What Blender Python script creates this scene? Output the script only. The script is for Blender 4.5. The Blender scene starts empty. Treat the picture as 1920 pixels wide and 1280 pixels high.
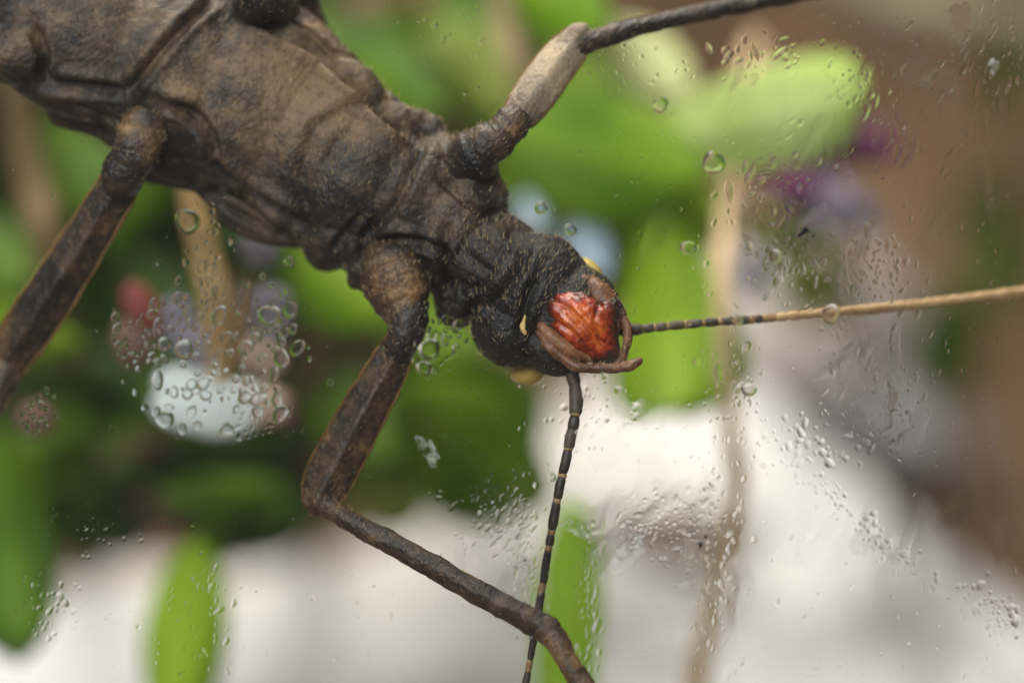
import bpy, bmesh, math, random
import numpy as np
from mathutils import Vector, Matrix

# ------------------------------------------------------------------ camera, world, light
sc = bpy.context.scene
sc.unit_settings.system = 'METRIC'
sc.unit_settings.scale_length = 0.01          # one unit = one centimetre
D = 20.0                                      # camera to the inner face of the pane
U = 4.2 / 1920.0                              # picture pixel at the pane, in cm
cam_d = bpy.data.cameras.new('camera')
cam = bpy.data.objects.new('camera', cam_d)
sc.collection.objects.link(cam)
cam.location = (0, -D, 0)
cam.rotation_euler = (math.radians(90), 0, 0)
cam_d.sensor_width = 36.0
cam_d.lens = 36.0 * D / 4.2
cam_d.clip_start = 0.1
cam_d.clip_end = 500
cam_d.dof.use_dof = True
cam_d.dof.focus_distance = D + 0.30
cam_d.dof.aperture_fstop = 0.19
sc.camera = cam

world = bpy.data.worlds.new('World')
sc.world = world
world.use_nodes = True
bg = world.node_tree.nodes['Background']
bg.inputs[0].default_value = (1.0, 0.975, 0.94, 1)
bg.inputs[1].default_value = 0.15

def area(name, loc, target, size, power, color):
    l = bpy.data.lights.new(name, 'AREA')
    l.shape = 'RECTANGLE'
    l.size, l.size_y = size
    l.energy = power
    l.color = color
    o = bpy.data.objects.new(name, l)
    sc.collection.objects.link(o)
    o.location = loc
    o.rotation_euler = (Vector(target) - Vector(loc)).to_track_quat('-Z', 'Y').to_euler()
    return o
area('top_fill', (-3, 4.5, 16), (-1, 10, -2), (14, 9), 5500, (1.0, 0.93, 0.83))  # unseen area light added overhead to brighten the background
area('room_window', (-11, -26, 13), (0, 5, -0.5), (20, 14), 12500, (0.93, 0.96, 1.0))

sc.view_settings.view_transform = 'Standard'
sc.view_settings.look = 'None'
sc.view_settings.exposure = 0.12
sc.view_settings.gamma = 1.0
sc.cycles.use_denoising = True
sc.cycles.max_bounces = 14
sc.cycles.transmission_bounces = 10
sc.cycles.transparent_max_bounces = 16
sc.cycles.caustics_refractive = True
sc.cycles.sample_clamp_indirect = 6.0

# ------------------------------------------------------------------ helpers
random.seed(7)
rng = np.random.default_rng(11)

def W(px, py, d):
    """point seen at photo pixel (px, py) and lying d cm behind the pane"""
    s = (D + d) / D
    return Vector(((px - 960) * U * s, d, (640 - py) * U * s))

def inv(co):
    """photo pixels of an array of points"""
    s = (D + co[:, 1]) / D
    return co[:, 0] / (U * s) + 960, 640 - co[:, 2] / (U * s)

def link(name, me, mat=None, parent=None):
    o = bpy.data.objects.new(name, me)
    sc.collection.objects.link(o)
    if mat is not None:
        me.materials.clear(); me.materials.append(mat)
    if parent is not None:
        o.parent = parent
        o.matrix_parent_inverse = Matrix.Translation(-parent_origin(parent))
    return o

def parent_origin(p):
    return p.location.copy() if p.parent is None else Vector((0, 0, 0))

def empty(name, loc=(0, 0, 0), parent=None):
    o = bpy.data.objects.new(name, None)
    o.empty_display_size = 0.1
    sc.collection.objects.link(o)
    if parent is None:
        o.location = loc
    else:
        o.parent = parent
        o.matrix_parent_inverse = Matrix.Translation(-parent_origin(parent))
    return o

def tag(o, label=None, cat=None, group=None, kind=None):
    if label: o['label'] = label
    if cat: o['category'] = cat
    if group: o['group'] = group
    if kind: o['kind'] = kind
    return o

def mesh(name, v, f, smooth=True):
    me = bpy.data.meshes.new(name)
    me.from_pydata([tuple(x) for x in v], [], f)
    me.update()
    if smooth:
        me.polygons.foreach_set('use_smooth', [True] * len(me.polygons))
    return me

# vectorised value noise
def _hash(i, j, k, seed):
    n = (i * 374761393 + j * 668265263 + k * 2147483647 + seed * 974634777) & 0xFFFFFFFF
    n = ((n ^ (n >> 13)) * 1274126177) & 0xFFFFFFFF
    n = ((n ^ (n >> 16)) * 2246822519) & 0xFFFFFFFF
    return ((n ^ (n >> 15)) & 0xFFFFFF) / float(0xFFFFFF)

def vnoise(p, seed=0):
    p = np.asarray(p, dtype=np.float64)
    fl = np.floor(p).astype(np.int64)
    fr = p - fl
    t = fr * fr * (3 - 2 * fr)
    out = np.zeros(len(p))
    for a in (0, 1):
        for b in (0, 1):
            for c in (0, 1):
                w = (t[:, 0] if a else 1 - t[:, 0]) * (t[:, 1] if b else 1 - t[:, 1]) * (t[:, 2] if c else 1 - t[:, 2])
                out += w * _hash(fl[:, 0] + a, fl[:, 1] + b, fl[:, 2] + c, seed)
    return out * 2 - 1

def fbm(p, freq, octaves=3, seed=0):
    o = np.zeros(len(p)); a = 1.0; tot = 0
    for i in range(octaves):
        o += a * vnoise(p * freq + 31.7 * i, seed + i); tot += a
        a *= 0.55; freq *= 2.05
    return o / tot

def get_co(me):
    a = np.empty(len(me.vertices) * 3); me.vertices.foreach_get('co', a); return a.reshape(-1, 3)
def get_no(me):
    a = np.empty(len(me.vertices) * 3); me.vertices.foreach_get('normal', a); return a.reshape(-1, 3)
def set_co(me, co):
    me.vertices.foreach_set('co', np.ascontiguousarray(co).ravel()); me.update()

def seg_dist(x, y, pts):
    """distance to a polyline, position along it 0..1, signed side"""
    best = np.full(len(x), 1e9); along = np.zeros(len(x))
    L = [math.dist(pts[i], pts[i + 1]) for i in range(len(pts) - 1)]
    tot = sum(L); acc = 0
    for i in range(len(pts) - 1):
        (x0, y0), (x1, y1) = pts[i], pts[i + 1]
        dx, dy = x1 - x0, y1 - y0
        t = np.clip(((x - x0) * dx + (y - y0) * dy) / (dx * dx + dy * dy), 0, 1)
        dd = np.hypot(x - x0 - t * dx, y - y0 - t * dy)
        m = dd < best
        best[m] = dd[m]; along[m] = (acc + t[m] * L[i]) / tot
        acc += L[i]
    return best, along

def catmull(pts, n):
    P = [np.array(p, float) for p in pts]
    P = [2 * P[0] - P[1]] + P + [2 * P[-1] - P[-2]]
    out = []
    m = len(P) - 3
    for k in range(n + 1):
        u = k / n * m
        i = min(int(u), m - 1); t = u - i
        a, b, c, d = P[i], P[i + 1], P[i + 2], P[i + 3]
        out.append(0.5 * (2 * b + (c - a) * t + (2 * a - 5 * b + 4 * c - d) * t * t + (3 * b - 3 * c + d - a) * t ** 3))
    return out

def tube_data(path, n=24, seg=16, keel=0.0, flat=1.0, caps=True, twist=0.0, noise=0.0, nf=10.0, seed=0, power=2.0, rings=0.0):
    """path: (px, py, depth_cm, radius_px). Returns verts, faces of a closed tapered tube; keel pinches the two side edges."""
    S = catmull(path, n)
    C = [W(p[0], p[1], p[2]) for p in S]
    R = [max(p[3], 0.5) * U for p in S]
    if rings:
        q = np.stack([np.arange(n + 1) * 0.55, np.zeros(n + 1), np.zeros(n + 1)], 1)
        q2 = q * 0.4 + 9.1
        mod = 1 + rings * (0.6 * vnoise(q, seed + 3) + 0.6 * vnoise(q2, seed + 4))
        R = [a * b for a, b in zip(R, mod)]
    v = []; f = []
    for i in range(n + 1):
        t = (C[min(i + 1, n)] - C[max(i - 1, 0)]).normalized()
        side = t.cross(Vector((0, 1, 0)))
        if side.length < 1e-4: side = Vector((1, 0, 0))
        side.normalize()
        dep = side.cross(t).normalized()
        for k in range(seg):
            a = 2 * math.pi * k / seg + twist
            rr = (abs(math.cos(a)) ** power + abs(math.sin(a)) ** power) ** (-1 / power)
            rr *= 1 + keel * (abs(math.cos(a)) ** 6) - 0.5 * keel * (abs(math.sin(2 * a)))
            v.append(C[i] + side * (math.cos(a) * R[i] * rr) + dep * (math.sin(a) * R[i] * rr * flat))
    for i in range(n):
        for k in range(seg):
            a = i * seg + k; b = i * seg + (k + 1) % seg
            f.append((a, b, b + seg, a + seg))
    if caps:
        for end, ring, dr in ((0, 0, -1), (n, n * seg, 1)):
            t = (C[min(end + 1, n)] - C[max(end - 1, 0)]).normalized() * dr
            base = len(v)
            for s, (sc_, h) in enumerate(((0.8, 0.45), (0.42, 0.8))):
                for k in range(seg):
                    p = v[ring + k]
                    v.append(C[end] + (p - C[end]) * sc_ + t * R[end] * h)
            v.append(C[end] + t * R[end])
            rings = [ring, base, base + seg]
            for q in range(2):
                for k in range(seg):
                    a = rings[q] + k; b = rings[q] + (k + 1) % seg; c = rings[q + 1] + (k + 1) % seg; d_ = rings[q + 1] + k
                    f.append((a, b, c, d_) if dr > 0 else (b, a, d_, c))
            tip = len(v) - 1
            for k in range(seg):
                a = rings[2] + k; b = rings[2] + (k + 1) % seg
                f.append((a, b, tip) if dr > 0 else (b, a, tip))
    if noise:
        A = np.array([tuple(p) for p in v])
        B = np.array([fbm(A, nf, 3, seed + q) for q in range(3)]).T
        A = A + B * noise
        v = [Vector(p) for p in A]
    return v, f

def tube(name, path, mat, parent, **kw):
    v, f = tube_data(path, **kw)
    me = mesh(name, v, f)
    bm = bmesh.new(); bm.from_mesh(me); bmesh.ops.recalc_face_normals(bm, faces=bm.faces); bm.to_mesh(me); bm.free()
    return link(name, me, mat, parent)

def ball_data(px, py, d, a, b, c, ang=0.0, nu=24, nv=14):
    """ellipsoid: a along image angle ang (degrees, clockwise on the picture), b across, c in depth (px)"""
    ca, sa = math.cos(math.radians(ang)), math.sin(math.radians(ang))
    ctr = W(px, py, d)
    s = (D + d) / D * U
    ex = Vector((ca, 0, -sa)); ey = Vector((-sa, 0, -ca)); ez = Vector((0, 1, 0))
    v = []; f = []
    v.append(ctr + ex * a * s)
    for i in range(1, nv):
        th = math.pi * i / nv
        for k in range(nu):
            ph = 2 * math.pi * k / nu
            v.append(ctr + ex * (a * s * math.cos(th)) + ey * (b * s * math.sin(th) * math.cos(ph)) + ez * (c * s * math.sin(th) * math.sin(ph)))
    v.append(ctr - ex * a * s)
    for k in range(nu):
        f.append((0, 1 + k, 1 + (k + 1) % nu))
    for i in range(nv - 2):
        for k in range(nu):
            p = 1 + i * nu + k; q = 1 + i * nu + (k + 1) % nu
            f.append((p, p + nu, q + nu, q))
    last = len(v) - 1; st = 1 + (nv - 2) * nu
    for k in range(nu):
        f.append((last, st + (k + 1) % nu, st + k))
    return v, f

def ball(name, args, mat, parent, noise=0.0, nf=8, seed=0, nu=24, nv=14):
    v, f = ball_data(*args, nu=nu, nv=nv)
    if noise:
        A = np.array([tuple(p) for p in v])
        B = np.array([fbm(A, nf, 3, seed + q) for q in range(3)]).T
        v = [Vector(p) for p in A + B * noise]
    me = mesh(name, v, f)
    bm = bmesh.new(); bm.from_mesh(me); bmesh.ops.recalc_face_normals(bm, faces=bm.faces); bm.to_mesh(me); bm.free()
    return link(name, me, mat, parent)

def merge_data(parts):
    V = []; F = []
    for v, f in parts:
        o = len(V); V += v; F += [tuple(i + o for i in q) for q in f]
    return V, F

def remesh(name, parts, voxel, smooth_it):
    """one continuous skin over overlapping shapes"""
    V, F = merge_data(parts)
    me = mesh(name + '_raw', V, F)
    bm = bmesh.new(); bm.from_mesh(me); bmesh.ops.recalc_face_normals(bm, faces=bm.faces); bm.to_mesh(me); bm.free()
    o = bpy.data.objects.new(name + '_raw', me); sc.collection.objects.link(o)
    m = o.modifiers.new('r', 'REMESH'); m.mode = 'VOXEL'; m.voxel_size = voxel; m.use_smooth_shade = True
    m2 = o.modifiers.new('s', 'SMOOTH'); m2.factor = 0.5; m2.iterations = smooth_it
    dg = bpy.context.evaluated_depsgraph_get()
    out = bpy.data.meshes.new_from_object(o.evaluated_get(dg))
    out.name = name
    bpy.data.objects.remove(o); bpy.data.meshes.remove(me)
    out.polygons.foreach_set('use_smooth', [True] * len(out.polygons))
    return out

# ------------------------------------------------------------------ materials
def newmat(name):
    m = bpy.data.materials.new(name); m.use_nodes = True
    nt = m.node_tree
    return m, nt, nt.nodes['Principled BSDF'], nt.nodes['Material Output']

def N(nt, typ, **kw):
    n = nt.nodes.new(typ)
    for k, v in kw.items(): setattr(n, k, v)
    return n

def ramp(nt, stops):
    r = N(nt, 'ShaderNodeValToRGB')
    el = r.color_ramp.elements
    el[0].position, el[0].color = stops[0][0], (*stops[0][1], 1)
    el[1].position, el[1].color = stops[-1][0], (*stops[-1][1], 1)
    for p, c in stops[1:-1]:
        e = el.new(p); e.color = (*c, 1)
    return r

def noise_mat(name, stops, scale=6, rough=0.6, bump=0.2, bscale=40, detail=6, spec=0.4, attr=None, bdist=0.02, stretch=None, sheen=0.0, coat=0.0, fine=0.0):
    """noise-mottled surface; attr: vertex attribute added to the mottling"""
    m, nt, b, out = newmat(name)
    tc = N(nt, 'ShaderNodeTexCoord')
    src = tc.outputs['Object']
    if stretch:
        mp = N(nt, 'ShaderNodeMapping'); mp.inputs['Scale'].default_value = stretch
        nt.links.new(src, mp.inputs[0]); src = mp.outputs[0]
    nz = N(nt, 'ShaderNodeTexNoise'); nz.inputs['Scale'].default_value = scale; nz.inputs['Detail'].default_value = detail; nz.inputs['Roughness'].default_value = 0.65
    nt.links.new(src, nz.inputs['Vector'])
    fac = nz.outputs['Fac']
    if attr:
        at = N(nt, 'ShaderNodeAttribute'); at.attribute_name = attr
        ma = N(nt, 'ShaderNodeMath', operation='ADD')
        nt.links.new(fac, ma.inputs[0]); nt.links.new(at.outputs['Fac'], ma.inputs[1]); fac = ma.outputs[0]
    if fine:
        nf_ = N(nt, 'ShaderNodeTexNoise'); nf_.inputs['Scale'].default_value = 42; nf_.inputs['Detail'].default_value = 3
        nt.links.new(src, nf_.inputs['Vector'])
        mf = N(nt, 'ShaderNodeMath', operation='MULTIPLY_ADD'); mf.inputs[1].default_value = fine; mf.inputs[2].default_value = -fine * 0.5
        nt.links.new(nf_.outputs['Fac'], mf.inputs[0])
        ad = N(nt, 'ShaderNodeMath', operation='ADD'); nt.links.new(mf.outputs[0], ad.inputs[0]); nt.links.new(fac, ad.inputs[1]); fac = ad.outputs[0]
    r = ramp(nt, stops)
    nt.links.new(fac, r.inputs[0]); nt.links.new(r.outputs[0], b.inputs['Base Color'])
    b.inputs['Roughness'].default_value = rough
    b.inputs['Specular IOR Level'].default_value = spec
    if sheen:
        b.inputs['Sheen Weight'].default_value = sheen
        b.inputs['Sheen Roughness'].default_value = 0.4
        b.inputs['Sheen Tint'].default_value = (0.9, 0.75, 0.6, 1)
    if coat:
        b.inputs['Coat Weight'].default_value = coat; b.inputs['Coat Roughness'].default_value = 0.12
    if bump:
        n2 = N(nt, 'ShaderNodeTexNoise'); n2.inputs['Scale'].default_value = bscale; n2.inputs['Detail'].default_value = 5
        nt.links.new(src, n2.inputs['Vector'])
        bp = N(nt, 'ShaderNodeBump'); bp.inputs['Strength'].default_value = bump; bp.inputs['Distance'].default_value = bdist
        nt.links.new(n2.outputs['Fac'], bp.inputs['Height']); nt.links.new(bp.outputs[0], b.inputs['Normal'])
    return m

def leaf_mat(name, c0, c1, trans=0.35, rough=0.45):
    m, nt, b, out = newmat(name)
    tc = N(nt, 'ShaderNodeTexCoord')
    nz = N(nt, 'ShaderNodeTexNoise'); nz.inputs['Scale'].default_value = 1.6; nz.inputs['Detail'].default_value = 4
    nt.links.new(tc.outputs['Object'], nz.inputs['Vector'])
    r = ramp(nt, [(0.2, tuple(0.8 * q for q in c0)), (0.4, c0), (0.7, c1), (1.0, tuple(min(1.2 * q + 0.02, 0.95) for q in c1))])
    ra = N(nt, 'ShaderNodeAttribute'); ra.attribute_name = 'rib'
    rm = N(nt, 'ShaderNodeMath', operation='MULTIPLY_ADD'); rm.inputs[1].default_value = 0.25
    nt.links.new(ra.outputs['Fac'], rm.inputs[0]); nt.links.new(nz.outputs['Fac'], rm.inputs[2])
    nt.links.new(rm.outputs[0], r.inputs[0]); nt.links.new(r.outputs[0], b.inputs['Base Color'])
    b.inputs['Roughness'].default_value = rough
    b.inputs['Specular IOR Level'].default_value = 0.12
    tr = N(nt, 'ShaderNodeBsdfTranslucent')
    nt.links.new(r.outputs[0], tr.inputs['Color'])
    mx = N(nt, 'ShaderNodeMixShader'); mx.inputs[0].default_value = trans
    nt.links.new(b.outputs[0], mx.inputs[1]); nt.links.new(tr.outputs[0], mx.inputs[2]); nt.links.new(mx.outputs[0], out.inputs['Surface'])
    return m

M = {}
M['body'] = noise_mat('velvety_cuticle', [(0.12, (0.007, 0.006, 0.006)), (0.45, (0.020, 0.014, 0.011)), (0.64, (0.072, 0.042, 0.023)), (0.90, (0.20, 0.118, 0.062))],
                      scale=9, rough=0.5, bump=0.8, bscale=60, attr='tone', bdist=0.012, spec=0.4, fine=0.34)
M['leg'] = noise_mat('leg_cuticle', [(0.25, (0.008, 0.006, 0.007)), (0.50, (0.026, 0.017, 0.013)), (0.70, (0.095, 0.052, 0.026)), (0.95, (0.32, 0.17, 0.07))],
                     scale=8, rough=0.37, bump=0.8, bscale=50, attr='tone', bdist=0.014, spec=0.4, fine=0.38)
M['leg_pale'] = noise_mat('leg_cuticle_pale', [(0.15, (0.035, 0.026, 0.02)), (0.42, (0.14, 0.10, 0.07)), (0.66, (0.29, 0.215, 0.155)), (0.95, (0.46, 0.34, 0.22))],
                     scale=9, rough=0.5, bump=0.8, bscale=60, attr='tone', bdist=0.014, spec=0.3, fine=0.5)
M['red'] = noise_mat('wet_red_mouth', [(0.12, (0.025, 0.010, 0.008)), (0.32, (0.20, 0.020, 0.005)), (0.48, (0.44, 0.050, 0.006)), (0.80, (0.76, 0.19, 0.016))],
                     scale=16, rough=0.25, bump=0.6, bscale=34, spec=0.5, coat=0.4, bdist=0.026, fine=0.42, attr='tone')
_p = M['red'].node_tree.nodes['Principled BSDF']
_p.inputs['Subsurface Weight'].default_value = 0.35; _p.inputs['Subsurface Radius'].default_value = (1.0, 0.25, 0.08); _p.inputs['Subsurface Scale'].default_value = 0.03
M['palp'] = noise_mat('brown_palp', [(0.25, (0.06, 0.022, 0.012)), (0.5, (0.17, 0.065, 0.03)), (0.8, (0.36, 0.17, 0.075))],
                      scale=14, rough=0.4, bump=0.4, bscale=60, bdist=0.012, attr='tone', fine=0.4)
M['eye'] = noise_mat('yellow_eye', [(0.3, (0.50, 0.30, 0.05)), (0.7, (0.78, 0.56, 0.16))], scale=5, rough=0.25, bump=0.1, bscale=90, coat=0.4)
M['cream'] = noise_mat('cream_fleck', [(0.3, (0.50, 0.29, 0.07)), (0.7, (0.75, 0.5, 0.2))], scale=12, rough=0.5, bump=0.2)
M['ant_dark'] = noise_mat('antenna_dark', [(0.3, (0.014, 0.011, 0.010)), (0.7, (0.07, 0.045, 0.028))], scale=20, rough=0.45, bump=0.4, bscale=80, bdist=0.008)
M['ant_band'] = noise_mat('antenna_band', [(0.3, (0.20, 0.10, 0.035)), (0.7, (0.42, 0.25, 0.10))], scale=20, rough=0.5, bump=0.3, bscale=80, bdist=0.008)
M['ant_dusk'] = noise_mat('antenna_dusk', [(0.3, (0.035, 0.024, 0.018)), (0.7, (0.13, 0.085, 0.055))], scale=20, rough=0.5, bump=0.4, bscale=80, bdist=0.008)
M['ant_orange'] = noise_mat('antenna_orange', [(0.3, (0.42, 0.24, 0.10)), (0.7, (0.64, 0.42, 0.21))], scale=14, rough=0.5, bump=0.3, bscale=60, bdist=0.008)
M['hair'] = noise_mat('golden_bristle', [(0.3, (0.28, 0.18, 0.08)), (0.7, (0.55, 0.40, 0.22))], scale=10, rough=0.35, bump=0)

M['keel'] = leaf_mat('keel_edge', (0.22, 0.11, 0.035), (0.36, 0.20, 0.075), 0.35)
M['leaf_pale'] = leaf_mat('leaf_pale', (0.40, 0.52, 0.12), (0.56, 0.64, 0.25))
M['leaf_lime'] = leaf_mat('leaf_lime', (0.40, 0.66, 0.05), (0.50, 0.76, 0.09))
M['leaf_bright'] = leaf_mat('leaf_bright', (0.18, 0.31, 0.008), (0.29, 0.43, 0.025))
M['leaf_mid'] = leaf_mat('leaf_mid', (0.095, 0.20, 0.005), (0.18, 0.30, 0.014))
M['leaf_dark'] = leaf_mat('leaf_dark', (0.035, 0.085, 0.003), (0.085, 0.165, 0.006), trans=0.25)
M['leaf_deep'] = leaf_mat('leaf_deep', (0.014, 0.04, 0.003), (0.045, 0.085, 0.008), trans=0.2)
M['leaf_olive'] = leaf_mat('leaf_olive', (0.15, 0.19, 0.03), (0.27, 0.31, 0.07))
M['leaf_cream'] = leaf_mat('leaf_cream', (0.55, 0.60, 0.26), (0.70, 0.70, 0.38))
M['stem_tan'] = noise_mat('dry_stem', [(0.3, (0.36, 0.23, 0.11)), (0.7, (0.56, 0.40, 0.23))], scale=3, rough=0.7, bump=0.4, bscale=14, bdist=0.05)
M['stem_pale'] = noise_mat('pale_dry_stem', [(0.3, (0.50, 0.34, 0.18)), (0.7, (0.66, 0.48, 0.29))], scale=2, rough=0.7, bump=0.4, bscale=14, bdist=0.05)
M['stem_ochre'] = noise_mat('ochre_stem', [(0.3, (0.42, 0.25, 0.09)), (0.7, (0.62, 0.42, 0.19))], scale=3, rough=0.6, bump=0.3, bscale=14, bdist=0.04)
M['stem_brown'] = noise_mat('brown_stem', [(0.3, (0.12, 0.075, 0.03)), (0.7, (0.25, 0.16, 0.07))], scale=3, rough=0.7, bump=0.4, bscale=14, bdist=0.05)
M['pet_white'] = leaf_mat('petal_white', (0.84, 0.88, 0.87), (0.92, 0.94, 0.92), 0.25)
M['pet_pink'] = leaf_mat('petal_pink', (0.52, 0.36, 0.28), (0.62, 0.46, 0.36), 0.25)
M['pet_lilac'] = leaf_mat('petal_lilac', (0.24, 0.21, 0.26), (0.38, 0.35, 0.40), 0.25)
M['pet_purple'] = leaf_mat('petal_purple', (0.13, 0.025, 0.09), (0.22, 0.06, 0.16), 0.25)
M['pet_blush'] = leaf_mat('petal_pale_lilac', (0.48, 0.40, 0.60), (0.60, 0.52, 0.70), 0.25)
M['pet_red'] = leaf_mat('petal_red', (0.20, 0.045, 0.04), (0.30, 0.08, 0.07), 0.25)
M['gap_blue'] = leaf_mat('gap_pale_blue', (0.42, 0.55, 0.72), (0.62, 0.74, 0.84), 0.25)
M['pet_brown'] = leaf_mat('petal_withered', (0.15, 0.08, 0.06), (0.26, 0.16, 0.12), 0.2)
M['shade_brown'] = leaf_mat('fold_shade_leaf', (0.22, 0.17, 0.14), (0.34, 0.27, 0.23), 0.15)
M['soil'] = noise_mat('brown_soil', [(0.3, (0.05, 0.028, 0.014)), (0.5, (0.14, 0.078, 0.040)), (0.7, (0.25, 0.16, 0.10))], scale=0.6, rough=0.9, bump=0.8, bscale=3, bdist=0.4)
M['stone'] = noise_mat('grey_stone', [(0.3, (0.40, 0.34, 0.33)), (0.7, (0.60, 0.53, 0.51))], scale=0.6, rough=0.8, bump=0.4, bscale=5, bdist=0.1)
M['stone_dark'] = noise_mat('slate_stone', [(0.3, (0.17, 0.165, 0.18)), (0.7, (0.28, 0.27, 0.29))], scale=0.6, rough=0.8, bump=0.4, bscale=5, bdist=0.1)
M['stone_olive'] = noise_mat('olive_branch_bark', [(0.3, (0.24, 0.20, 0.13)), (0.7, (0.42, 0.37, 0.26))], scale=0.8, rough=0.8, bump=0.6, bscale=5, bdist=0.15)
M['paper'] = noise_mat('white_tissue', [(0.3, (0.68, 0.655, 0.65)), (0.7, (0.79, 0.77, 0.775))], scale=0.5, rough=0.85, bump=0.4, bscale=2.5, bdist=0.15)

# clear pane: see-through with a weak mirror reflection that grows at grazing angles
def pane_mat():
    m, nt, b, out = newmat('clear_pane')
    nt.nodes.remove(b)
    t = N(nt, 'ShaderNodeBsdfTransparent'); t.inputs[0].default_value = (0.97, 0.985, 0.975, 1)
    g = N(nt, 'ShaderNodeBsdfGlossy'); g.inputs['Roughness'].default_value = 0.02
    fr = N(nt, 'ShaderNodeFresnel'); fr.inputs[0].default_value = 1.45
    mx = N(nt, 'ShaderNodeMixShader')
    nt.links.new(fr.outputs[0], mx.inputs[0]); nt.links.new(t.outputs[0], mx.inputs[1]); nt.links.new(g.outputs[0], mx.inputs[2])
    nt.links.new(mx.outputs[0], out.inputs['Surface'])
    return m
M['pane'] = pane_mat()
def water_mat():
    m, nt, b, out = newmat('water')
    nt.nodes.remove(b)
    g = N(nt, 'ShaderNodeBsdfGlass'); g.inputs['IOR'].default_value = 1.33; g.inputs['Roughness'].default_value = 0.0
    g.inputs['Color'].default_value = (1, 1, 1, 1)
    nt.links.new(g.outputs[0], out.inputs['Surface'])
    return m
M['water'] = water_mat()
def stain_mat():
    m, nt, b, out = newmat('dried_film')
    tc = N(nt, 'ShaderNodeTexCoord')
    nz = N(nt, 'ShaderNodeTexNoise'); nz.inputs['Scale'].default_value = 30; nz.inputs['Detail'].default_value = 5
    nt.links.new(tc.outputs['Object'], nz.inputs['Vector'])
    r = ramp(nt, [(0.40, (0, 0, 0)), (0.75, (0.5, 0.5, 0.5))])
    nt.links.new(nz.outputs['Fac'], r.inputs[0])
    b.inputs['Base Color'].default_value = (0.75, 0.72, 0.66, 1); b.inputs['Roughness'].default_value = 0.7
    t = N(nt, 'ShaderNodeBsdfTransparent')
    mx = N(nt, 'ShaderNodeMixShader')
    nt.links.new(r.outputs[0], mx.inputs[0]); nt.links.new(t.outputs[0], mx.inputs[1]); nt.links.new(b.outputs[0], mx.inputs[2])
    nt.links.new(mx.outputs[0], out.inputs['Surface'])
    return m
M['stain'] = stain_mat()

# ------------------------------------------------------------------ setting: soil bank and pane
def build_soil():
    nx, ny = 120, 90
    v = []; 
    X = np.linspace(-22, 22, nx); T = np.linspace(0, 1, ny)
    g = np.array([(x, t, 0) for t in T for x in X])
    yy = 0.5 + 15 * T; 
    P = []
    for t in T:
        y = 0.3 + 17.0 * min(t / 0.55, 1.0) + 3.5 * max(0, (t - 0.55) / 0.45)
        z = -3.4 + 0.6 * min(t / 0.55, 1.0) + 13 * max(0, (t - 0.5) / 0.5) ** 1.15
        for x in X: P.append((x, y, z))
    P = np.array(P)
    n = fbm(P, 0.35, 4, 3)
    n2 = fbm(P, 0.35, 4, 9)
    P[:, 1] += n * 1.6; P[:, 2] += n2 * 0.5
    f = [(j * nx + i, j * nx + i + 1, (j + 1) * nx + i + 1, (j + 1) * nx + i) for j in range(ny - 1) for i in range(nx - 1)]
    return tag(link('ground', mesh('ground', P, f), M['soil']), kind='structure')
build_soil()

def box_mesh(name, lo, hi):
    x0, y0, z0 = lo; x1, y1, z1 = hi
    v = [(x0, y0, z0), (x1, y0, z0), (x1, y1, z0), (x0, y1, z0), (x0, y0, z1), (x1, y0, z1), (x1, y1, z1), (x0, y1, z1)]
    f = [(0, 3, 2, 1), (4, 5, 6, 7), (0, 1, 5, 4), (1, 2, 6, 5), (2, 3, 7, 6), (3, 0, 4, 7)]
    return mesh(name, v, f, smooth=False)
tag(link('glass_pane', box_mesh('glass_pane', (-9, -0.4, -4.2), (9, 0.0, 8)), M['pane']),
    'clear wet glass pane that the dark stick insect clings to', 'glass pane')

# crumpled white tissue
def build_tissue():
    top = [(-500, 1150), (-150, 1120), (60, 1105), (260, 1065), (450, 1072), (620, 1045), (760, 985), (880, 910), (980, 830), (1090, 735), (1200, 690), (1330, 690), (1420, 730), (1500, 800), (1590, 880), (1700, 975), (1830, 1075), (1960, 1175), (2200, 1330), (2500, 1450)]
    n, m = 160, 36
    T = catmull(top, n)
    P = []
    for j in range(m + 1):
        t = j / m
        for i in range(n + 1):
            x, y = T[i]
            py = y + (2050 - y) * t
            d = 12.0 - 7.5 * t ** 1.2
            P.append(tuple(W(x, py, d)))
    P = np.array(P)
    q = fbm(P, 0.55, 4, 21); q2 = np.abs(fbm(P * np.array([1, 1, 1.0]), 0.8, 3, 33))
    P[:, 1] += q * 1.2 - q2 * 1.0
    P[:, 2] += fbm(P, 1.3, 3, 5) * 0.12
    P[:, 2] = np.maximum(P[:, 2], -3.3 + 0.1 * q)
    k = len(P)
    B = P + np.array([0, 0.06, -0.02])
    w = n + 1
    f = []
    for j in range(m):
        for i in range(n):
            a = j * w + i
            f.append((a, a + w, a + w + 1, a + 1)); f.append((k + a, k + a + 1, k + a + w + 1, k + a + w))
    for i in range(n):
        f.append((i, i + 1, k + i + 1, k + i)); a = m * w + i; f.append((a + 1, a, k + a, k + a + 1))
    for j in range(m):
        a = j * w; f.append((a + w, a, k + a, k + a + w)); a = j * w + n; f.append((a, a + w, k + a + w, k + a))
    o = link('tissue_sheet', mesh('tissue_sheet', np.vstack([P, B]), f), M['paper'])
    tag(o, 'crumpled white tissue sheet lying in folds behind the glass', 'tissue')
build_tissue()

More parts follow.
